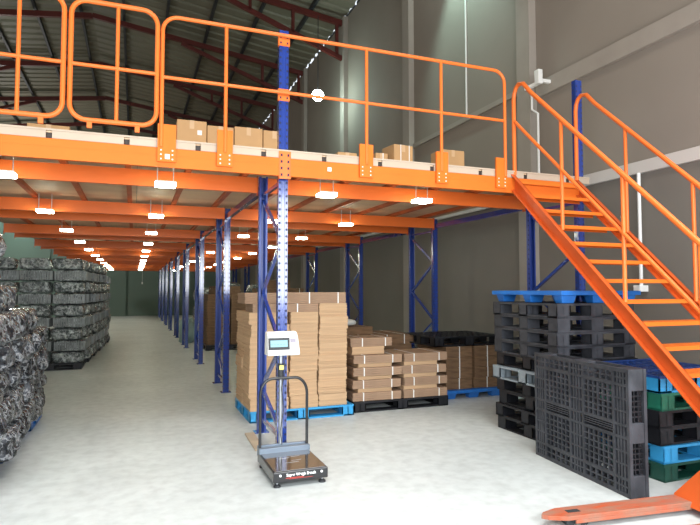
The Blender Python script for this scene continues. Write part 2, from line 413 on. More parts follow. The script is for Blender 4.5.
dk = b.build('deck_boards', M['ply']); tag(dk, 'plywood deck boards forming the mezzanine floor', 'deck')
b = MB(); xs = [COLX[0]-.05]+[x for x in jx]+[COLX[2]+.09]
for a, c in zip(xs[:-1], xs[1:]):
    b.box((a+(.024 if a in jx else 0), 5.358, ZB1+.004), (c-(.024 if c in jx else 0), 5.376, z0+.028))
b.box((COLX[0]-.05,5.352,z0+.018),(COLX[2]+.09,5.40,z0+.034))
tag(b.build('deck_edge_board', M['deck_edge']), 'pale cream edging board along the front of the deck', 'edge board')

# fluorescent panels below deck
lp = None
for i in range(11):
    for xi, x in enumerate((-1.19, .28, 2.06, 3.30)):
        y = 6.14+2.68*i
        lab = 'lit white panel lamp, %s from the front in the %s lamp line' % (ORD[i], ['leftmost','aisle','right-bay','rightmost'][xi])
        if lp is None:
            lp = empty('panel_lamp', (x,y,z0+.0008), lab, 'lamp')
            b = MB(); b.box((-.105,-.09,-.235),(.105,.09,-.222)); b.build('housing', M['white'], lp)
            for sx_ in (-.08,.08):
                b = MB(); b.cyl((sx_,0,-.222),(sx_,0,0),.005,8); b.build('hanging_rod', M['white'], lp)
            b = MB(); b.box((-.10,-.085,-.268),(.10,.085,-.236)); b.build('diffuser', M['lamp'], lp)
        else: dup(lp, (x,y,z0+.0008), 0, lab)

# ------------------------------------------------------------------ guard rails
def arc(cx, cz, r, a0, a1, y, n=6):
    return [(cx+r*math.cos(a0+(a1-a0)*i/n), y, cz+r*math.sin(a0+(a1-a0)*i/n)) for i in range(n+1)]
GY = 5.325
TR = .0185
def loop_gate(x0, x1, zb, zt, xm, lab):
    t = empty('guard_rail_gate', (xm, GY, zb), lab, 'guard rail'); r = .13
    off = Vector((xm, GY, zb))
    pts = arc(x1-r, zt-r, r, 0, PI/2, GY)+arc(x0+r, zt-r, r, PI/2, PI, GY)+arc(x0+r, zb+r, r, PI, 1.5*PI, GY)+arc(x1-r, zb+r, r, 1.5*PI, 2*PI, GY)
    b = MB(); b.tube([Vector(p)-off for p in pts], TR+.003, 10, True); b.build('loop_frame', M['orange'], t)
    b = MB(); b.cyl(Vector((x0,GY,3.565))-off, Vector((x1,GY,3.565))-off, TR*.9); b.build('mid_rail', M['orange'], t)
    b = MB(); b.cyl(Vector((xm,GY,zb))-off, Vector((xm,GY,zt))-off, TR*.9); b.build('upright_bar', M['orange'], t)
    for xx in (x0+.16, x1-.16):
        b = MB(); b.box((xx-xm-.02,-.012,-.07),(xx-xm+.02,.012,0)); b.build('support_lug', M['orange'], t)
    return t
loop_gate(-1.42, -.61, 3.08, 4.15, -.95, 'orange rounded loop guard panel at the far left edge of the deck')
loop_gate(-.555, .155, 3.08, 4.14, -.18, 'orange rounded loop guard panel just left of the long guard rail')
t = empty('guard_rail', (1.36, GY, 3.0), 'long orange guard rail with rounded ends passing the tall centre post', 'guard rail')
off = Vector((1.36, GY, 3.0)); zt = 4.12; zm = 3.545; r = .14
x0, x1 = .20, 3.945
b = MB(); b.tube([Vector(p)-off for p in [(x1,GY,2.9)]+arc(x1-r, zt-r, r, 0, PI/2, GY)+arc(x0+r, zt-r, r, PI/2, PI, GY)+[(x0,GY,2.9)]], TR, 10); b.build('top_rail', M['orange'], t)
b = MB(); b.cyl(Vector((x0,GY,zm))-off, Vector((x1,GY,zm))-off, TR*.9); b.build('mid_rail', M['orange'], t)
for xx in (.775, 2.222, 3.11):
    b = MB(); b.cyl(Vector((xx,GY,2.9))-off, Vector((xx,GY,zt))-off, TR*.95); b.build('baluster', M['orange'], t)
for i, (xa, xb) in enumerate(((.17,.33),(.70,.845),(2.145,2.295),(3.045,3.19),(3.82,3.965))):
    b = MB(); b.box((xa-off.x, -.004, 2.765-3.0), (xb-off.x, .0225, 3.11-3.0))
    b.m = 1
    for sx in (xa+.03, xb-.03):
        for zz in (2.79, 2.83, 2.87): b.box((sx-off.x-.006, -.007, zz-3.0-.006), (sx-off.x+.006, -.003, zz-3.0+.006))
    b.build('base_plate', [M['orange_light'], M['white']], t)
b = MB(); b.box((.235-off.x,-.0075,2.79-3.0),(.275-off.x,-.0075+.003,2.835-3.0)); b.build('white_sticker', M['white'], t)
b = MB(); b.box((1.80,GY+.01,2.80),(1.84,GY+.0265,2.84)); tag(b.build('beam_sticker', M['white']), 'small white square sticker on the front orange beam right of the centre post', 'sticker')

# ------------------------------------------------------------------ staircase
XL, XR = 4.045, 5.05
def zb(Y): return .70+.942*(Y-3.18)
t = empty('staircase', ((XL+XR)/2, 4.0, 0), 'orange steel staircase with open treads and tube handrails going up to the deck', 'staircase')
o_ = Vector(((XL+XR)/2, 4.0, 0))
def strg(x, s):
    b = MB(); ya, yb = 3.18-.70/.942, 5.375; H = .19
    def quad(xa, xb, h0, h1):
        lo = [(xa,ya,max(0,zb(ya)+h0)),(xb,ya,max(0,zb(ya)+h0)),(xb,yb,zb(yb)+h0),(xa,yb,zb(yb)+h0)]
        hi = [(xa,ya,zb(ya)+h1),(xb,ya,zb(ya)+h1),(xb,yb,zb(yb)+h1),(xa,yb,zb(yb)+h1)]
        b.hull([Vector(p)-o_ for p in lo], [Vector(p)-o_ for p in hi])
    quad(x+.045, x+.052, 0, H); quad(x, x+.052, 0, .012); quad(x, x+.052, H-.012, H)
    b.build('stringer', [M['orange_deep']], t)
strg(XL, 1); strg(XR-.06, -1)
z = 3.03; k = 1
while True:
    zt_ = 3.052-.1925*k
    if zt_ < .1: break
    yc = 3.18+(zt_-.70-.075)/.942
    b = MB(); b.box((XL+.055-o_.x, yc-.10-o_.y, zt_-.006), (XR-.062-o_.x, yc+.11-o_.y, zt_)); b.box((XL+.055-o_.x, yc-.10-o_.y, zt_-.036), (XR-.062-o_.x, yc-.094-o_.y, zt_-.006))
    b.box((XL+.055-o_.x, yc+.104-o_.y, zt_-.035), (XR-.062-o_.x, yc+.11-o_.y, zt_-.006))
    b.build('tread', M['orange_light'], t); k += 1
def zh(Y): return 4.0+.943*(Y-5.261)
def hand(x, yv, name='handrail', rad=.024, dz=0.0, corner=True, yend=2.62, low=2.95):
    pts = [(x, yv, low)]
    top = zh(yv)+dz
    a = [(x, yv, top-.30),(x, yv-.012, top-.22),(x, yv-.045, top-.155),(x, yv-.095, top-.125),(x, yv-.18, top-.145),(x, yv-.30, zh(yv-.30)+dz)]
    pts += a+[(x, yend, zh(yend)+dz)]
    b = MB(); b.tube([Vector(p)-o_ for p in pts], rad, 12); b.build(name, M['orange'], t)
XH = XR-.055
hand(XL+.06, 5.37, low=2.93); hand(XH, 5.34, low=2.93)
b = MB(); b.tube([Vector(p)-o_ for p in [(XL+.06,5.37,3.58),(XL+.06,5.25,3.46),(XL+.06,2.62,zh(2.62)-.55)]], .019, 10); b.build('mid_rail', M['orange'], t)
for Y in (4.60, 3.83, 3.10, 2.66):
    b = MB(); b.cyl(Vector((XL+.06,Y,zb(Y)+.18))-o_, Vector((XL+.06,Y,zh(Y)))-o_, .019); b.build('baluster', M['orange'], t)
for Y in (4.61, 3.83, 3.08, 2.66):
    b = MB(); b.cyl(Vector((XH,Y,zb(Y)+.18))-o_, Vector((XH,Y,zh(Y)))-o_, .019); b.build('baluster', M['orange'], t)

# ------------------------------------------------------------------ pallets
def lattice(b, x0, x1, y0, y1, z0, z1, nx, ny, w=.012):
    """grid of bars with open cells"""
    for i in range(nx+1):
        x = x0+(x1-x0)*i/nx; b.box((x-w/2,y0,z0),(x+w/2,y1,z1))
    for j in range(ny+1):
        y = y0+(y1-y0)*j/ny; b.box((x0,y-w/2,z0+.001),(x1,y+w/2,z1-.001))
def block_pallet(W, Dp, H, m, dark, name='plastic_pallet', detail=True):
    """nine-block reversible plastic pallet, origin at bottom centre"""
    t = bpy.data.objects.new(name, None); COL.objects.link(t)
    tk = .022; hx, hy = W/2, Dp/2
    b = MB()
    for (x0, x1) in ((-hx,-hx+.03),(hx-.03,hx)): b.box((x0,-hy,H-tk),(x1,hy,H))
    for (y0, y1) in ((-hy,-hy+.03),(hy-.03,hy)): b.box((-hx+.03,y0,H-tk),(hx-.03,y1,H))
    lattice(b, -hx+.03, hx-.03, -hy+.03, hy-.03, H-tk, H-.003, 22 if detail else 12, 18 if detail else 6, .016 if detail else .03)
    b.build('top_deck', m, t)
    b = MB()
    for y0 in (-hy, -.07, hy-.14): b.box((-hx, y0, 0), (hx, y0+.14, tk*.8))
    for x0 in (-hx, -.07, hx-.14): b.box((x0, -hy, 0.001), (x0+.14, hy, tk*.8-.001))
    b.build('bottom_deck', m, t)
    for x0 in (-hx, -.08, hx-.16):
        for y0 in (-hy, -.07, hy-.14):
            b = MB(); w, d = .16, .14
            b.box((x0+.006, y0+.006, tk*.8), (x0+w-.006, y0+d-.006, H-tk))
            # vertical ribs on block faces
            for q in (0, w/2-.006, w-.012): b.box((x0+q, y0, tk*.8), (x0+q+.012, y0+d, H-tk))
            for q in (0, d-.012): b.box((x0, y0+q, tk*.8), (x0+w, y0+q+.012, H-tk))
            b.build('block', m, t)
    return t
def setp(o, loc, rz, label, cat='pallet', group=None):
    o.location = loc; o.rotation_euler = (0,0,rz); tag(o, label, cat, group); return o
# tall black stack under the stairs
PH = .1465
W1, D1 = 1.03, 1.06
cx, cy = 3.955+W1/2, 4.53+D1/2
pa = block_pallet(W1, D1, PH-.002, M['pal_black'], None); pg = block_pallet(W1, D1, PH-.002, M['pal_grey'], None)
pp = block_pallet(W1, D1, PH-.002, M['pal_pale'], None)
kinds = [pa,pa,pa,pa,pp,pa,pg,pg,pg,pg]
offs = [(.05,.02,.01),(.02,.02,-.01),(.06,.0,.015),(.05,.03,0),(-.03,.0,.0),(.03,.0,.01),(.02,.03,.0),(.0,.0,-.012),(.0,.0,.0),(-.012,.0,.01)]
used = set()
for i in range(10):
    d = offs[i]; lab = '%s plastic pallet, %s from the floor in the tall stack under the stairs' % (['black','pale grey','worn dark grey'][[pa,pp,pg].index(kinds[i])], ORD[i])
    loc = (cx+d[0], cy+d[1], PH*i)
    if kinds[i] in used: dup(kinds[i], loc, d[2], lab)
    else: setp(kinds[i], loc, d[2], lab); used.add(kinds[i])
for o in COL.objects:
    if o.get('label') and 'tall stack under the stairs' in o['label']: o['category'] = 'pallet'
# blue nine-leg pallet on top (also used under cartons)
def leg_pallet(W, Dp, H, m, name='plastic_pallet'):
    t = bpy.data.objects.new(name, None); COL.objects.link(t); hx, hy = W/2, Dp/2
    b = MB()
    lattice(b, -hx+.02, hx-.02, -hy+.02, hy-.02, H-.03, H-.003, 16, 12, .03)
    for (x0, x1) in ((-hx,-hx+.025),(hx-.025,hx)): b.box((x0,-hy,H-.045),(x1,hy,H))
    for (y0, y1) in ((-hy,-hy+.025),(hy-.025,hy)): b.box((-hx+.025,y0,H-.045),(hx-.025,y1,H))
    b.build('top_deck', m, t, .003)
    for x in (-hx+.13, 0, hx-.13):
        for y in (-hy+.10, 0, hy-.10):
            b = MB(); a, c, e, g = .10, .07, .075, .05
            b.hull([(x-e,y-g,0),(x+e,y-g,0),(x+e,y+g,0),(x-e,y+g,0)], [(x-a,y-c,H-.03),(x+a,y-c,H-.03),(x+a,y+c,H-.03),(x-a,y+c,H-.03)])
            b.build('leg', m, t, .008)
    return t
o = leg_pallet(1.07, 1.15, .128, M['pal_blue']); setp(o, (cx+.035, cy+.01, PH*10), .01, 'bright blue nine-legged plastic pallet on top of the tall black stack')

# mixed colour stack at right
W2, D2 = 1.02, .96
cx2, cy2 = 4.125+W2/2, 3.50+D2/2
for i, (mm, nm, d) in enumerate([('pal_green','dark green',(.0,0,.02)), ('pal_cyan','light blue',(.03,-.01,-.02)), ('pal_black','black',(.0,.02,.01)), ('pal_black','black',(-.01,.0,-.01)), ('pal_green','green',(-.005,.0,.012)), ('pal_cyan','light blue',(-.01,.0,.0))]):
    if mm == 'pal_green' and i == 4:
        m_ = mat('mid_green_plastic', (0.018, 0.15, 0.095), 0.4, var=.2, vscale=5)
    else: m_ = M[mm]
    o = block_pallet(W2, D2, PH-.002, m_, None, detail=False)
    if i == 5:
        for c in kids(o):
            if c.name.startswith('top_deck'): c.data.materials[0] = M['pal_navy']
    labs = ['dark green plastic pallet at the bottom of the mixed colour stack at the right edge', 'light blue plastic pallet above the bottom green one in the mixed stack',
            'black plastic pallet third from the floor in the mixed colour stack', 'black plastic pallet directly under the green one in the mixed stack',
            'green plastic pallet just below the top blue one in the mixed stack', 'light blue pallet with dark blue deck topping the mixed colour stack']
    setp(o, (cx2+d[0], cy2+d[1]+.01, PH*i), d[2], labs[i])

# the upright latticed pallet (stands on its long side)
def lattice_pallet(L, Hh, T):
    """lies in the local XY plane of its deck: x along length, y up, z thickness"""
    t = bpy.data.objects.new('plastic_pallet', None); COL.objects.link(t)
    def deck(z0, z1, name, mm):
        b = MB(); e = .03
        b.box((0,0,z0),(L,e,z1)); b.box((0,Hh-e,z0),(L,Hh,z1)); b.box((0,e,z0),(e,Hh-e,z1)); b.box((L-e,e,z0),(L,Hh-e,z1))
        # rows: slot bands alternate with lattice windows
        ys = [e, .125, .145, .44, .455, .535, .55, .845, .865, Hh-e]
        xs = [e, .15, .17, .52, .54, .69, .71, 1.06, 1.08, L-e]
        for y in (.125,.44,.535,.845): b.box((e,y,z0),(L-e,y+.022,z1))
        for x in (.15,.52,.69,1.06): b.box((x,e,z0+.0005),(x+.022,Hh-e,z1-.0005))
        for (xa, xb) in ((.172,.52),(.712,1.06)):
            for (ya, yb) in ((.147,.44),(.557,.845)): lattice(b, xa, xb, ya, yb, z0+.002, z1-.002, 6, 6, .013)
            for (ya, yb) in ((e,.125),(.867,Hh-e)):
                lattice(b, xa, xb, ya, yb, z0+.003, z1-.002, 5, 2, .014)
            for q in range(1,4): b.box((xa, .462+.018*q, z0+.004), (xb, .470+.018*q, z1-.003))
        for (xa, xb) in ((e,.15),(.542,.69),(1.082,L-e)):
            for (ya, yb, n) in ((e,.125,2),(.147,.44,3),(.462,.535,1),(.557,.845,3),(.867,Hh-e,2)):
                for q in range(1,4):
                    x = xa+(xb-xa)*q/4; b.box((x-.009, ya, z0+.002), (x+.009, yb, z1-.003))
                for q in range(1,n): y = ya+(yb-ya)*q/n; b.box((xa,y-.008,z0+.001),(xb,y+.008,z1-.002))
        b.build(name, mm, t)
    deck(T-.028, T, 'face_deck', M['pal_grey']); deck(0, .028, 'rear_deck', M['pal_grey'])
    # side blocks between decks
    for x0, x1 in ((0,.17),(L/2-.09,L/2+.09),(L-.17,L)):
        for y0, y1 in ((0,.17),(Hh/2-.08,Hh/2+.08),(Hh-.17,Hh)):
            b = MB(); b.box((x0+.001,y0+.001,.028),(x1-.001,y1-.001,T-.028))
            b.build('block', M['pal_grey'], t, .006)
    # recessed ribbed web seen in the openings of the end
    for y0, y1 in ((.17,Hh/2-.08),(Hh/2+.08,Hh-.17)):
        b = MB(); b.box((L-.06,y0,.028),(L-.05,y1,T-.028))
        for q in range(1,6): y = y0+(y1-y0)*q/6; b.box((L-.05,y-.005,.028),(L-.02,y+.005,T-.028))
        for q in (.33,.66): zz=.028+(T-.056)*q; b.box((L-.05,y0,zz-.004),(L-.02,y1,zz+.004))
        b.build('end_grille', M['pal_black'], t)
    return t
lpz = lattice_pallet(1.24, .985, .17)
tag(lpz, 'dark grey latticed plastic pallet standing on its side in front of the stacks', 'pallet')
# local x -> direction from far (3.60+..,4.56) to near (3.575,3.33); local y -> up ; local z -> towards -X
d = Vector((3.585-3.70, 3.345-4.57, 0)).normalized()
u = Vector((0,0,1)); w = d.cross(u).normalized()
lpz.matrix_world = Matrix(((d.x,u.x,w.x,0),(d.y,u.y,w.y,0),(d.z,u.z,w.z,0),(0,0,0,1)))
if w.x > 0: raise Exception('orientation')
lpz.location = Vector((3.685,4.555,0))-w*.17

# ------------------------------------------------------------------ cartons on pallets
def kraft_bundle(w, d, h, name='carton_bundle', m='kraft', straps=(-.22,.22), strapmat='strap'):
    t = bpy.data.objects.new(name, None); COL.objects.link(t)
    b = MB(); n = max(3, int(h/.022)); rnd = random.Random(int(w*1000+h*777+d*31))
    for i in range(n):
        z0 = h*i/n; j = [rnd.uniform(-.004,.004) for _ in range(4)]
        b.box((-w/2+j[0]+.004, -d/2+j[1]*.5+.003, z0+.0008), (w/2+j[2]-.004, d/2+j[3]*.5-.003, h*(i+1)/n-.0004))
    b.build('folded_cartons', M[m], t, .003)
    for s in straps:
        b = MB(); x = s*w; q = .007
        b.box((x-q,-d/2-.0035,-.0),(x+q,-d/2-.0015,h)); b.box((x-q,d/2+.0015,0),(x+q,d/2+.0035,h)); b.box((x-q,-d/2-.0035,h),(x+q,d/2+.0035,h+.0012))
        b.build('strap', M[strapmat], t)
    return t
def sheet_bundle(w, d, h, m='kraft_edge', seed=1):
    t = bpy.data.objects.new('carton_bundle', None); COL.objects.link(t); rnd = random.Random(seed)
    b = MB(); n = max(4, int(h/.011))
    sx = rnd.uniform(-.004,.004)
    for i in range(n):
        j = [rnd.uniform(-.006,.006) for _ in range(4)]; 
        b.box((-w/2+j[0]+sx+.006, -d/2+j[1]+.006, h*i/n+.0005), (w/2+j[2]+sx-.006, d/2+j[3]-.006, h*(i+1)/n))
    b.build('folded_cartons', M[m], t)
    return t
# pallet A (light blue) with three columns
o = block_pallet(1.34, 1.05, .135, M['pal_cyan'], None, detail=False); setp(o, (1.985, 6.80+.525, 0), .0, 'light blue plastic pallet under the tallest carton stack')
colsA = [(1.555,.49,1.325),(1.99,.37,1.325),(2.375,.385,1.43)]
cn = ['left','middle','right']
for ci, (x, w, top) in enumerate(colsA):
    for row, yy in enumerate((6.80+.25, 6.80+.76)):
        nl = 8; h = (top-.137)/nl
        v = [sheet_bundle(w, .48, h, 'kraft_edge' if row == 0 else 'kraft_edge', 10*ci+s) for s in (0,1)]
        for i in range(nl):
            lab = 'flat carton bundle, %s up in the %s %s column on light blue pallet' % (ORD[i], ['front','rear'][row], cn[ci])
            loc = (x+random.uniform(-.011,.011), yy+random.uniform(-.014,.014), .137+h*i); rz = random.uniform(-.02,.02)
            if i < 2: setp(v[i], loc, rz, lab, 'carton bundle')
            else:
                q = dup(v[i%2], loc, rz, lab); q['category'] = 'carton bundle'
o = kraft_bundle(.84,.48,.105, straps=(.17,)); setp(o, (1.76,7.05,1.325), 0, 'brown strapped carton bundle lying across the left and middle columns', 'carton bundle')
o = kraft_bundle(.80,.46,.140, straps=(-.12,.36)); setp(o, (2.16,7.06,1.431), .0, 'brown strapped carton bundle topping the tallest carton stack', 'carton bundle')
o = kraft_bundle(.50,.44,.135, straps=(), m='kraft'); setp(o, (1.49,7.07,1.431), .03, 'brown carton bundle at the top left of the tallest carton stack', 'carton bundle')
# pallet B (black)
o = block_pallet(1.40, 1.05, .135, M['pal_black'], None, detail=False); setp(o, (3.40, 7.42, 0), .0, 'black plastic pallet under the low strapped carton bundles')
def layerB(x, w, z, i, side):
    a = kraft_bundle(w, .60, .108, straps=(-.28,.30)); setp(a, (x+random.uniform(-.012,.012), 7.22+random.uniform(-.01,.01), z), random.uniform(-.045,.045), 'grey-brown strapped carton bundle, %s up on the %s half of the black pallet' % (ORD[i], side), 'carton bundle')
z = .137
for i in range(4):
    layerB(3.07-.02, .70, z, i, 'left')
    if i < 3:
        a = sheet_bundle(.50, .50, .052, 'kraft_edge', 60+i); setp(a, (3.02, 7.20, z+.1095), 0, 'thin light tan carton bundle above the %s strapped one on the left half' % ORD[i], 'carton bundle')
    z += .163
a = sheet_bundle(.48, .5, .10, 'kraft_edge', 77); setp(a, (2.96, 7.30, z-.054), 0, 'light tan carton bundle near the top left of the black pallet', 'carton bundle')
a = kraft_bundle(.62, .5, .115, straps=(-.22,.33)); setp(a, (3.02, 7.62-.30, z+.047), 0, 'topmost strapped bundle at the left of the black pallet', 'carton bundle')
z = .137
for i in range(4):
    layerB(3.76, .68, z, i, 'right')
    if i < 3:
        a = sheet_bundle(.52, .52, .052, 'kraft_edge', 90+i); setp(a, (3.70, 7.20, z+.1095), 0, 'thin light tan carton bundle above the %s strapped one on the right half' % ORD[i], 'carton bundle')
    z += .163
# pallet C (blue) with black pallet on top
o = leg_pallet(1.05, 1.1, .128, M['pal_blue']); setp(o, (4.75, 7.75, 0), 0, 'blue plastic pallet under the shaded carton bundles left of the tall black stack')
z = .129
for i in range(4):
    for q, x in enumerate((4.53, 5.02)):
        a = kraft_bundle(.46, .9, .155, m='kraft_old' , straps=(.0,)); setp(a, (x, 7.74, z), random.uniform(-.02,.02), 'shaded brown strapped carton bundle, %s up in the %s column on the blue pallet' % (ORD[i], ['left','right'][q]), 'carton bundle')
    z += .158
o = block_pallet(1.2, 1.0, .145, M['pal_black'], None, detail=False); setp(o, (4.72, 7.80, z+.002), 0, 'black plastic pallet lying on top of the shaded carton bundles')
# rear cartons behind B
o = block_pallet(1.5, 1.0, .135, M['pal_black'], None, detail=False); setp(o, (3.5, 8.55, 0), 0, 'black plastic pallet behind the low strapped bundles')
for i in range(5):
    for q, x in enumerate((3.13, 3.84)):
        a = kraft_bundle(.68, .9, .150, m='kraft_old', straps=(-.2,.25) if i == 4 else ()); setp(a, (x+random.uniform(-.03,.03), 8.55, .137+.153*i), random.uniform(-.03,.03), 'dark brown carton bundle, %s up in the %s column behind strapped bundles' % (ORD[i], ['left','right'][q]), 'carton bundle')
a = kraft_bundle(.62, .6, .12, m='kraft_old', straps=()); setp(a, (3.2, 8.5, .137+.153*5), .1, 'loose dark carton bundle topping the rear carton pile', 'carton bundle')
def blob(w, d, h, seed, m, name, n=10, amp=.2):
    vs = []; fs = []; b = MB(); rnd = random.Random(seed)
    K, J = 20, 12
    for j in range(J+1):
        ph = -PI/2+PI*j/J
        for i in range(K):
            a = 2*PI*i/K
            sx = math.copysign(abs(math.cos(a))**.6, math.cos(a)); sy = math.copysign(abs(math.sin(a))**.6, math.sin(a))
            c = abs(math.cos(ph))**.55; p = Vector((sx*c*w/2, sy*c*d/2, math.copysign(abs(math.sin(ph))**.7, math.sin(ph))*h/2+h/2))
            nn = noise.noise(p*5+Vector((seed,0,0)))*amp*h
            p = Vector((p.x+nn, p.y+nn*.7, max(0, p.z+nn*.6))); vs.append(p)
    for j in range(J):
        for i in range(K): fs.append((j*K+i, j*K+(i+1)%K, (j+1)*K+(i+1)%K, (j+1)*K+i))
    b.poly(vs, fs, True); return b.build(name, m)
o = blob(.42,.35,.12,3,M['bag'],'plastic_bag'); o.location = (3.1,8.45,.137+.153*5+.122); tag(o, 'crumpled white plastic bag on top of the rear carton pile', 'bag')

# far carton piles behind the centre row
for pi_, (x, y, w, nl, nm) in enumerate([(2.42,15.8,1.25,8,'left'),(3.85,15.9,1.3,9,'right')]):
    o = block_pallet(w+.05, 1.1, .14, M['pal_black'], None, detail=False); setp(o, (x, y, 0), 0, 'dark pallet under the %s far carton pile between the posts' % nm)
    for i in range(nl):
        for q in (-1,1):
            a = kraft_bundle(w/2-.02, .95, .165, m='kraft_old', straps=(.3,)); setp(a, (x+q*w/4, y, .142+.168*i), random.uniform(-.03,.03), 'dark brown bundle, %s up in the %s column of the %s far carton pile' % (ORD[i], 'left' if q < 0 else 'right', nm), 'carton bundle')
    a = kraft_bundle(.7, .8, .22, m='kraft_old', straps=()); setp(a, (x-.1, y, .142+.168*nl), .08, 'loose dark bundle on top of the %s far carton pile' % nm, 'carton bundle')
for i, (x, y, h) in enumerate([(2.3,20.2,.55),(3.2,20.6,.62),(4.2,20.4,.6)]):
    for k in range(3):
        o = blob(.8,.9,h,20+i*3+k,M['film_far'],'plastic_sack', amp=.07); o.location = (x,y,h*1.02*k); tag(o, 'grey plastic sack, %s up in the %s sack pile deep under the right bay' % (ORD[k], ORD[i]), 'sack')
o = blob(.5,.7,.75,41,M['mint'],'plastic_bag'); o.location = (1.78,16.75,0); o.location = (1.55,18.0,0); tag(o, 'pale mint plastic sack standing by the aisle posts', 'bag')

# ------------------------------------------------------------------ wrapped bundles at left
def bundle_mesh(w, d, h, seed, amp, ribs, film, name='wrapped_bundle'):
    """soft box of goods in crinkled film; ribbed ends of the goods show through"""
    b = MB(); N1, N2, N3 = 14, 12, 8
    idx = {}; vs = []; fs = []
    def P(i, j, k):
        key = (i,j,k)
        if key in idx: return idx[key]
        x, y, z = (i/N1-.5)*2, (j/N2-.5)*2, (k/N3-.5)*2
        e = 9
        L = (abs(x)**e+abs(y)**e+abs(z)**e)**(1/e)/max(abs(x),abs(y),abs(z))
        p = Vector((x/L*w/2, y/L*d/2, z/L*h/2))
        nn = noise.noise(Vector((p.x*4.3+seed*3.1, p.y*4.3, p.z*6.5)))*amp+noise.noise(Vector((p.x*12+seed, p.y*12, p.z*16)))*amp*.5
        dr = p.normalized()
        p += Vector((dr.x*nn, dr.y*nn, dr.z*nn*.25))
        idx[key] = len(vs); vs.append((p.x, p.y, p.z+h/2)); return idx[key]
    for i in range(N1):
        for j in range(N2):
            fs.append((P(i,j,0),P(i,j+1,0),P(i+1,j+1,0),P(i+1,j,0))); fs.append((P(i,j,N3),P(i+1,j,N3),P(i+1,j+1,N3),P(i,j+1,N3)))
        for k in range(N3):
            fs.append((P(i,0,k),P(i+1,0,k),P(i+1,0,k+1),P(i,0,k+1))); fs.append((P(i,N2,k),P(i,N2,k+1),P(i+1,N2,k+1),P(i+1,N2,k)))
    for j in range(N2):
        for k in range(N3):
            fs.append((P(0,j,k),P(0,j,k+1),P(0,j+1,k+1),P(0,j+1,k))); fs.append((P(N1,j,k),P(N1,j+1,k),P(N1,j+1,k+1),P(N1,j,k+1)))
    b.poly(vs, fs, True)
    if ribs:
        b.m = 1; n = 13
        for q in range(n):
            x = -w/2+w*(q+.5)/n; b.box((x-w/n*.33, -d/2-.018, h*.10), (x+w/n*.33, -d/2+.03, h*.88))
        n = 9
        for q in range(n):
            y = -d/2+d*(q+.5)/n; b.box((w/2-.03, y-d/n*.33, h*.10), (w/2+.018, y+d/n*.33, h*.88))
    return b
# far, neat pile
LH = .236
fv = [bundle_mesh(.56,.60,LH-.012,s,.04,s%2==1,None).build('wrapped_bundle',[M['film_far'],M['goods']]) for s in range(4)]
first = {}
def put(v, loc, rz, lab, group=None):
    if v.name not in first: o = v; first[v.name] = 1
    else: o = v.copy(); COL.objects.link(o)
    o.location = loc; o.rotation_euler = (0,0,rz); return tag(o, lab, 'wrapped bundle', group)
npl = 0
for r_ in range(11):
    y = 12.95+.66*r_
    for c in range(3 if r_ == 0 else 1):
        x = -1.24-.62*c + (min(r_,5)*.045)
        nl = 9 if r_ < 8 else 8
        if r_ == 0 or c == 0:
            pass
        for k in range(nl):
            jx_ = random.uniform(-.02,.02)+(.02*math.sin(k*2.1+r_))
            v = fv[(k%2)*1 + 2*((r_+c)%2)] if True else None
            lab = ('grey film-wrapped bundle, front of neat left pile, %s layer up, %s column' % (ORD[k], ORD[c])) if r_ == 0 else \
                  ('grey film-wrapped bundle, aisle side of neat left pile, %s layer up, %s row' % (ORD[k], ORD[r_]))
            put(v, (x+jx_, y+random.uniform(-.015,.015), .13+LH*k), random.uniform(-.04,.04), lab)
for r_ in range(6):
    W = 2.0
    o = block_pallet(1.15, 1.15, .127, M['pal_black'], None, detail=False) if r_ == 0 else None
    y = 13.2+1.22*r_; x = -1.55+.05*r_
    if r_ == 0: fp = o; setp(o, (x,y,0), 0, 'dark pallet at the front aisle corner of the neat wrapped pile')
    else: dup(fp, (x,y,0), 0, 'dark pallet, %s back under the neat wrapped pile' % ORD[r_])
for c in range(1):
    q = dup(fp, (-2.75,13.2,0), 0, 'dark pallet under the outer column of the neat wrapped pile')
# near, messy pile
nh = .25
nv = [bundle_mesh(.60,.60,nh-.004,11+s,.05,False,None,).build('wrapped_bundle', M['film']) for s in range(5)]
rows = [(5.15,9),(5.82,8),(6.49,7),(7.16,6),(7.83,5)]
top = [2.4,2.15,1.72,1.32,1.12]
for ri, (y, nl) in enumerate(rows):
    nl = [9,8,7,6,5][ri] ; nl = round((top[ri]-.16)/nh)
    for c in range(2):
        for k in range(nl):
            lean = .04*math.sin(k*1.7+ri)+random.uniform(-.03,.03)-(.022*k if k > 4 else 0)
            x = -1.32-.64*c+lean
            lab = 'shiny black bundle in the near left pile, %s up, %s stack back, %s side' % (ORD[k], ORD[ri], 'aisle' if c == 0 else 'outer')
            put(nv[(ri*3+k*2+c)%5], (x, y+random.uniform(-.03,.03), .150+nh*k), random.uniform(-.12,.12), lab)
for i, y in enumerate((5.45, 6.62, 7.52)):
    if i == 2: continue
    o = block_pallet(1.2 if i == 0 else 1.1, 1.1 if i == 0 else 1.1, .148, M['pal_blue'], None, detail=False) ; setp(o, (-1.79 if i == 0 else -1.66, y, 0), 0, 'blue plastic pallet under the %s part of the near wrapped pile' % ['front','rear'][i])
o = block_pallet(1.1, .8, .148, M['pal_blue'], None, detail=False); setp(o, (-1.62, 7.72, 0), 0, 'blue plastic pallet under the far end of the near wrapped pile')

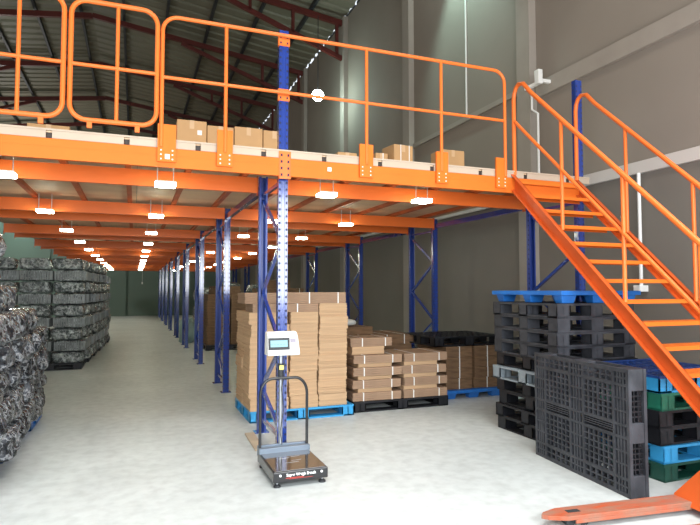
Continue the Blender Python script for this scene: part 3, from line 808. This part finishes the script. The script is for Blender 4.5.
# ------------------------------------------------------------------ platform scale
sx, sy = 1.30, 4.83
t = empty('platform_scale', (sx, sy, 0), 'black platform weighing scale with tube hoop and white display head', 'weighing scale')
hw, hd = .232, .315
b = MB(); b.box((-hw,-hd,.042),(hw,hd,.128)); b.build('platform_body', M['black'], t, .008)
b = MB(); b.box((-hw+.012,-hd+.012,.1275),(hw-.012,hd-.06,.134)); b.build('platform_plate', M['scale_top'], t, .003)
b = MB(); b.box((-hw-.004,hd-.10,.128),(hw+.004,hd-.02,.178)); b.box((-hw-.004,hd-.025,.10),(hw+.004,hd+.004,.19)); b.build('column_bracket', M['steel_blue'], t, .004)
for x in (-hw+.04, hw-.04):
    for y in (-hd+.04, hd-.04):
        b = MB(); b.cyl((x,y,.02),(x,y,.045),.009,10); f_ = b.build('foot_screw', M['steel'], t)
        b = MB(); b.cyl((x,y,0),(x,y,.012),.030,16); b.cyl((x,y,.012),(x,y,.024),.028,16,.014); b.build('foot', M['rubber'], t)
hy = hd-.045; hr = .115; hz = .79
pts = [(-hw+.012,hy,.15)]+[(-hw+.012+hr*(1-math.cos(a)), hy, hz-hr*1.3+hr*1.3*math.sin(a)) for a in [PI/2*i/8 for i in range(9)]]
pts += [(-p[0]+.0, p[1], p[2]) for p in pts[::-1]]
b = MB(); b.tube(pts, .0135, 12); b.build('hoop', M['black'], t)
b = MB(); b.box((-.045+.0,hd-.02,.12),(.035,hd+.035,.98)); b.build('column', M['steel_blue'], t, .004) if False else None
b = MB(); b.cyl((-.02,hd-.0,.15),(-.02,hd-.0,1.0),.018,14); b.build('column', M['steel'], t)
b = MB(); b.cyl((-.02,hd,.80),(-.02,hd,.92),.028,14); b.build('column_joint', M['rubber'], t)
b = MB(); b.box((-.04,hd-.0325,.865),(.0,hd-.0285,.905)); b.build('yellow_sticker', M['yellow'], t)
# display head
b = MB(); hx0, hx1 = -.165, .14; yb_, yf = hd+.05, hd-.09
prof = [(yb_,1.0),(yf,1.0),(yf-.01,1.02),(yf+.012,1.17),(yf+.035,1.205),(yf+.07,1.215),(yb_,1.215)]
n = len(prof)
vs = [(hx0+.004*(i>2), p[0], p[1]) for i, p in enumerate(prof)]+[(hx1-.02*(i>2), p[0], p[1]) for i, p in enumerate(prof)]
b.poly(vs, [(i,n+i,n+(i+1)%n,(i+1)%n)[::-1] for i in range(n)]+[tuple(range(n))[::-1], tuple(range(n,2*n))]); 
hd_o = b.build('display_head', M['white'], t, .01)
def on_face(u0, u1, v0, v1, lift, name, m, parent):
    """panel on the sloped front of the head; u along x, v 0..1 up the slope"""
    a = Vector((0, yf-.01, 1.02)); c = Vector((0, yf+.012, 1.17)); nrm = Vector((0,-1,.147)).normalized()
    L = []
    for lf in (0.0005, lift):
        for (u, v) in ((u0,v0),(u1,v0),(u1,v1),(u0,v1)):
            p = a+(c-a)*v+nrm*lf; L.append((u, p.y, p.z))
    bb = MB(); bb.hull(L[:4], L[4:]); return bb.build(name, m, parent)
on_face(-.158, .040, .22, .95, .004, 'display_bezel', M['rubber'], hd_o)
on_face(-.140, .020, .40, .80, .0055, 'lcd_screen', M['lcd'], hd_o)
on_face(.045, .100, .66, .90, .003, 'keypad', M['label_grey'], hd_o)
on_face(.050, .095, .44, .47, .002, 'printed_line', M['label_grey'], hd_o)
on_face(.050, .095, .54, .56, .002, 'printed_line', M['label_grey'], hd_o)
for q in range(5): 
    u = -.135+q*.028; on_face(u, u+.017, .54, .56, .0065, 'lcd_digit', M['lcd_seg'], hd_o)
# print on the platform edge
def text(s, size, loc, m, parent, name):
    cu = bpy.data.curves.new(name, 'FONT'); cu.body = s; cu.size = size; cu.extrude = .0008; cu.align_x = 'CENTER'; cu.align_y = 'CENTER'
    cu.offset = .0009
    cu.materials.append(m)
    tmp = bpy.data.objects.new(name, cu); me = bpy.data.meshes.new_from_object(tmp); bpy.data.objects.remove(tmp)
    o = bpy.data.objects.new(name, me); COL.objects.link(o); o.parent = parent; o.location = loc; o.rotation_euler = (PI/2,0,0); return o
text('Super Weigh Bench', .031, (0,-hd-.001,.098), M['print_white'], t, 'lettering')
b = MB(); b.box((-.13,-hd-.0018,.073),(.02,-hd-.0005,.078)); b.box((-.10,-hd-.0018,.066),(.10,-hd-.0005,.0685)); b.build('red_print', M['print_red'], t)
for x in (-.175,.175):
    b = MB(); b.cyl((x,-hd+.001,.100),(x,-hd-.004,.100),.010,14); b.build('edge_screw', M['print_white'], t)
# scratches of print on plate
b = MB()
for (x, y, l) in ((-.06,.02,.10),(.03,-.06,.09),(.05,.05,.08),(-.02,-.11,.12)): b.bar((x-l/2,y,.1345),(x+l/2,y+.012,.1345),.006,.0008)
b.build('plate_marks', M['steel'], t)
b = MB(); pts = [(0,hd-.02,1.0),(.01,hd-.05,.85),(-.02,hd-.03,.7),(.0,hd-.04,.5),(-.03,hd-.03,.3),(-.02,hd-.06,.19)]
b.tube(pts, .004, 8); b.build('cable', M['rubber'], t)

# plank beside the rear foot
b = MB(); b.box((-.05,-.34,0),(.05,.34,.02)); o = b.build('wooden_plank', M['timber'], bevel=.004); o.location = (1.205,5.97,0); o.rotation_euler = (0,0,-.03)
tag(o, 'tan wooden plank lying on the floor left of the centre rack frame', 'plank')

# ------------------------------------------------------------------ pallet jack
t = empty('pallet_jack', (3.73, 2.795, 0), 'worn orange pallet jack with forks pointing left at the bottom right', 'pallet jack', rz=math.radians(-6.0)+PI)
# local +x = towards fork tips
for s in (-1, 1):
    yc = s*.235; w = .08
    b = MB()
    prof = [(.0,-w),(1.02,-w),(1.14,-w*.45),(1.175,0),(1.14,w*.45),(1.02,w),(.0,w)]
    b.prism([(x, yc+y) for x, y in prof], .060, .088)
    b.box((0,yc-w,.035),(.96,yc-w+.012,.060)); b.box((0,yc+w-.012,.035),(.96,yc+w,.060))
    f_ = b.build('fork', M['jack'], t, .003)
    b = MB(); b.box((.88,yc-.022,.0885),(.98,yc+.022,.0895)); b.build('wheel_slot', M['rubber'], f_)
    for xx in (.86,.97):
        b = MB(); b.cyl((xx,yc-.035,.036),(xx,yc+.035,.036),.036,18); b.build('load_wheel', M['rubber'], f_)
b = MB(); b.poly([(0.02,-.315,.05),(0.02,.315,.05),(-.16,.24,.05),(-.16,-.24,.05),(.0,-.315,.10),(.0,.315,.10),(-.12,.13,.36),(-.12,-.13,.36),(-.16,.13,.36),(-.16,-.13,.36)],
    [(0,3,2,1),(0,1,5,4),(4,5,6,7),(1,2,8,6,5),(0,4,7,9,3),(6,8,9,7),(2,3,9,8)]); b.build('frame_yoke', M['orange_deep'], t, .004)
b = MB(); b.cyl((-.205,0,.05),(-.205,0,.40),.038,18); b.build('pump', M['steel'], t)
b = MB(); b.cyl((-.205,-.035,.065),(-.205,.035,.065),.065,22); b.build('steer_wheel', M['rubber'], t)
b = MB(); b.tube([(-.19,0,.42),(-.20,0,1.0),(-.22,.0,1.08)],.018,10); b.tube([(-.22,0,1.08),(-.21,.12,1.12),(-.21,.12,1.22),(-.21,-.12,1.22),(-.21,-.12,1.12),(-.22,0,1.08)],.012,10); b.build('handle', M['rubber'], t)

# ------------------------------------------------------------------ cartons on the deck
DZ = z0+.03
DZ = ZB1+.052+.0345
def carton(x0, x1, y0, d, h, lab, label=False, tapes=(), rz=0, grp=None):
    w = x1-x0; t = empty('cardboard_box', ((x0+x1)/2, y0+d/2, DZ), lab, 'box', grp, rz)
    b = MB(); b.box((-w/2,-d/2,0),(w/2,d/2,h)); b.build('box_body', M['box'], t, .006)
    b = MB(); b.box((-.025,-d/2-.001,h*.82),(.025,-d/2-.0002,h)); b.box((-.025,-d/2,h),(.025,d/2,h+.001)); b.build('tape', M['tape'], t)
    if label: b = MB(); b.box((.06,-d/2-.002,h*.70),(.11,-d/2-.0004,h*.80)); b.build('paper_label', M['white'], t)
    for q in tapes:
        b = MB(); b.box((q*w-.006,-d/2-.003,0),(q*w+.006,-d/2-.001,h)); b.box((q*w-.006,-d/2-.003,h),(q*w+.006,d/2,h+.002)); b.build('strap', M['strap'], t)
    if tapes: b = MB(); b.box((-w/2,-d/2-.003,h*.5-.005),(w/2,-d/2-.001,h*.5+.005)); b.build('strap', M['strap'], t)
carton(.41,.735,6.5,.4,.535,'brown carton with a white label, leftmost in the row on the deck', True)
carton(.745,1.045,6.52,.4,.505,'brown carton second in the deck row, right of the labelled one')
carton(1.055,1.385,6.52,.4,.525,'wide brown carton third in the deck row, just left of the tall post')
carton(1.395,1.66,6.52,.4,.515,'brown carton at the right end of the deck row behind the tall post')
carton(3.07,3.36,6.5,.3,.50,'strapped tan carton standing taller in the small group right of the post',tapes=(-.15,.3),rz=.12)
carton(2.86,3.03,6.55,.3,.38,'small strapped carton left of the tilted tan one on the deck',tapes=(.1,))
carton(3.80,4.15,6.5,.3,.50,'plain square carton near the right end of the guard rail')
carton(2.36,2.62,6.6,.3,.36,'low brown carton on the deck between the two strapped groups')
carton(-1.08,-.68,6.6,.3,.36,'low brown carton lying on the deck behind the left loop panels')

# ------------------------------------------------------------------ wall fittings
b = MB(); b.cyl((WX-.02,9.27,4.97),(WX-.02,9.27,9.5),.018,10); tag(b.build('wall_conduit', M['white']), 'thin white vertical conduit high on the right wall above the ledge', 'conduit')
t = empty('wall_sensor', (WX-.02,6.87,4.75), 'white wall-mounted box on a bracket arm beside the pillar above the ledge', 'wall box')
b = MB(); b.box((-.30,-.05,.0),(-.22,.05,.22)); b.build('housing', M['white'], t, .01)
b = MB(); b.bar((.0,.0,.06),(-.25,0,.06),.05,.05); b.bar((-.20,0,.05),(-.27,.3,.02),.05,.05); b.build('bracket_arm', M['white'], t)
t['label'] = 'white wall-mounted box on a bracket arm beside the pillar above the ledge'
b = MB(); b.tube([(WX-.16,7.18,4.76),(WX-.16,7.18,4.46),(WX-.16,7.04,4.36),(WX-.16,7.04,3.24)],.018,10); tag(b.build('wall_conduit', M['white']), 'white vertical conduit hanging below the wall-mounted box', 'conduit')
t = empty('downpipe', (5.93,5.28,0), 'white vertical conduit behind the stairs ending in a small box', 'conduit')
b = MB(); b.cyl((0,0,1.66),(0,0,3.08),.022,12); b.build('pipe', M['white'], t)
b = MB(); b.box((-.07,-.04,1.58),(.09,.06,1.66)); b.build('junction_box', M['white'], t, .006)
# high wall lamps
def wall_lamp(x, y, z, lab, size=.17):
    t = empty('high_bay_lamp', (x,y,z), lab, 'lamp')
    b = MB(); b.cyl((0,0,.02),(0,0,.16),size*1.05,20,size*.4); b.build('shade', M['white'], t)
    b = MB(); b.tube([(0,0,-size*math.cos(a)+.0) for a in [PI*i/10 for i in range(11)]], 1, 16, radii=[max(.004,size*math.sin(PI*i/10)) for i in range(11)]); b.build('bulb_glass', M['lampcool'], t)
    b = MB(); b.cyl((0,0,.16),(0,0,zr(x)-z-.45),.012,8); b.build('hanging_rod', M['purlin'], t)
    return t
wall_lamp(5.0, 15.75, 7.40, 'bright round high lamp glowing near the right wall behind the guard rail')
wall_lamp(5.45, 9.35, 9.15, 'high lamp near the right wall above the picture edge')
b = MB(); b.cyl((.3,26.5,2.94),(.3,26.5,1.95),.006,8); b.cyl((.3,26.5,1.95),(.3,26.5,1.86),.03,12); tag(b.build('pull_cord', M['white']), 'thin white pull cord hanging at the far end of the aisle', 'cord')

# ------------------------------------------------------------------ light
def area(name, loc, rot, sx, sy, e, c=(1,1,1)):
    l = bpy.data.lights.new(name, 'AREA'); l.shape = 'RECTANGLE'; l.size = sx; l.size_y = sy; l.energy = e; l.color = c
    o = bpy.data.objects.new(name, l); COL.objects.link(o); o.location = loc; o.rotation_euler = rot; return o
def spot(name, loc, tgt, e, ang, c, blend=.6, r=.15):
    l = bpy.data.lights.new(name, 'SPOT'); l.energy = e; l.spot_size = ang; l.spot_blend = blend; l.color = c; l.shadow_soft_size = r
    o = bpy.data.objects.new(name, l); COL.objects.link(o); o.location = loc
    o.rotation_euler = (Vector(tgt)-Vector(loc)).to_track_quat('-Z','Y').to_euler(); return o
def point(name, loc, e, c, r=.3):
    l = bpy.data.lights.new(name, 'POINT'); l.energy = e; l.color = c; l.shadow_soft_size = r
    o = bpy.data.objects.new(name, l); COL.objects.link(o); o.location = loc; return o
area('door_daylight', (0.5,-1.45,2.5), (math.radians(86),0,0), 10.5, 2.4, 800, (.93,.97,1.0))
o = area('front_floor_fill', (1.2,.6,7.6), (math.radians(14),0,0), 9, 3.0, 235, (.95,.98,1.0)); o.data.spread = math.radians(86)  # added overhead fill for the front floor, no skylight there
COOL = (.62,1.0,.92)
spot('lamp_beam', (5.3,9.3,9.0), (6.05,9.15,5.6), 620, math.radians(75), COOL)
point('fill_light', (4.9,15.7,7.2), 60, COOL)
point('fill_light', (-5,20,7), 120, (.9,1,.92)); point('fill_light', (-6,32,6), 650, (1,.95,.90)); point('fill_light', (-6,10,7), 90, (1,.97,.9))  # added fills for the back wall and roof, no lamps hang here
spot('lamp_beam', (-7.2,36.9,7.5), (-7.2,37.5,3.0), 420, math.radians(60), COOL); spot('lamp_beam', (-5.6,36.9,7.0), (-5.7,37.5,3.0), 260, math.radians(60), COOL)
area('upper_hall_fill', (2,2.5,9.2), (math.radians(20),0,0), 3, 5, 200, (1,.90,.78))  # added warm fill for the upper hall, no fixture behind it

w = bpy.data.worlds.new('sky'); S.world = w; w.use_nodes = True
bg = w.node_tree.nodes['Background']; bg.inputs[0].default_value = (.86,.93,1,1); bg.inputs[1].default_value = 1.25

# ------------------------------------------------------------------ camera
f_px = 562.
psi = math.atan(215/f_px); th = math.atan(29.5/math.hypot(f_px, 215))
cam = bpy.data.cameras.new('camera'); co = bpy.data.objects.new('camera', cam); COL.objects.link(co)
cam.sensor_fit = 'HORIZONTAL'; cam.sensor_width = 36; cam.lens = f_px/700*36; cam.clip_start = .05; cam.clip_end = 200
co.location = (0,0,1.6)
fw = Vector((math.sin(psi)*math.cos(th), math.cos(psi)*math.cos(th), math.sin(th)))
co.rotation_euler = fw.to_track_quat('-Z','Y').to_euler()
S.camera = co
S.view_settings.view_transform = 'Standard'; S.view_settings.look = 'None'; S.view_settings.exposure = 0.0
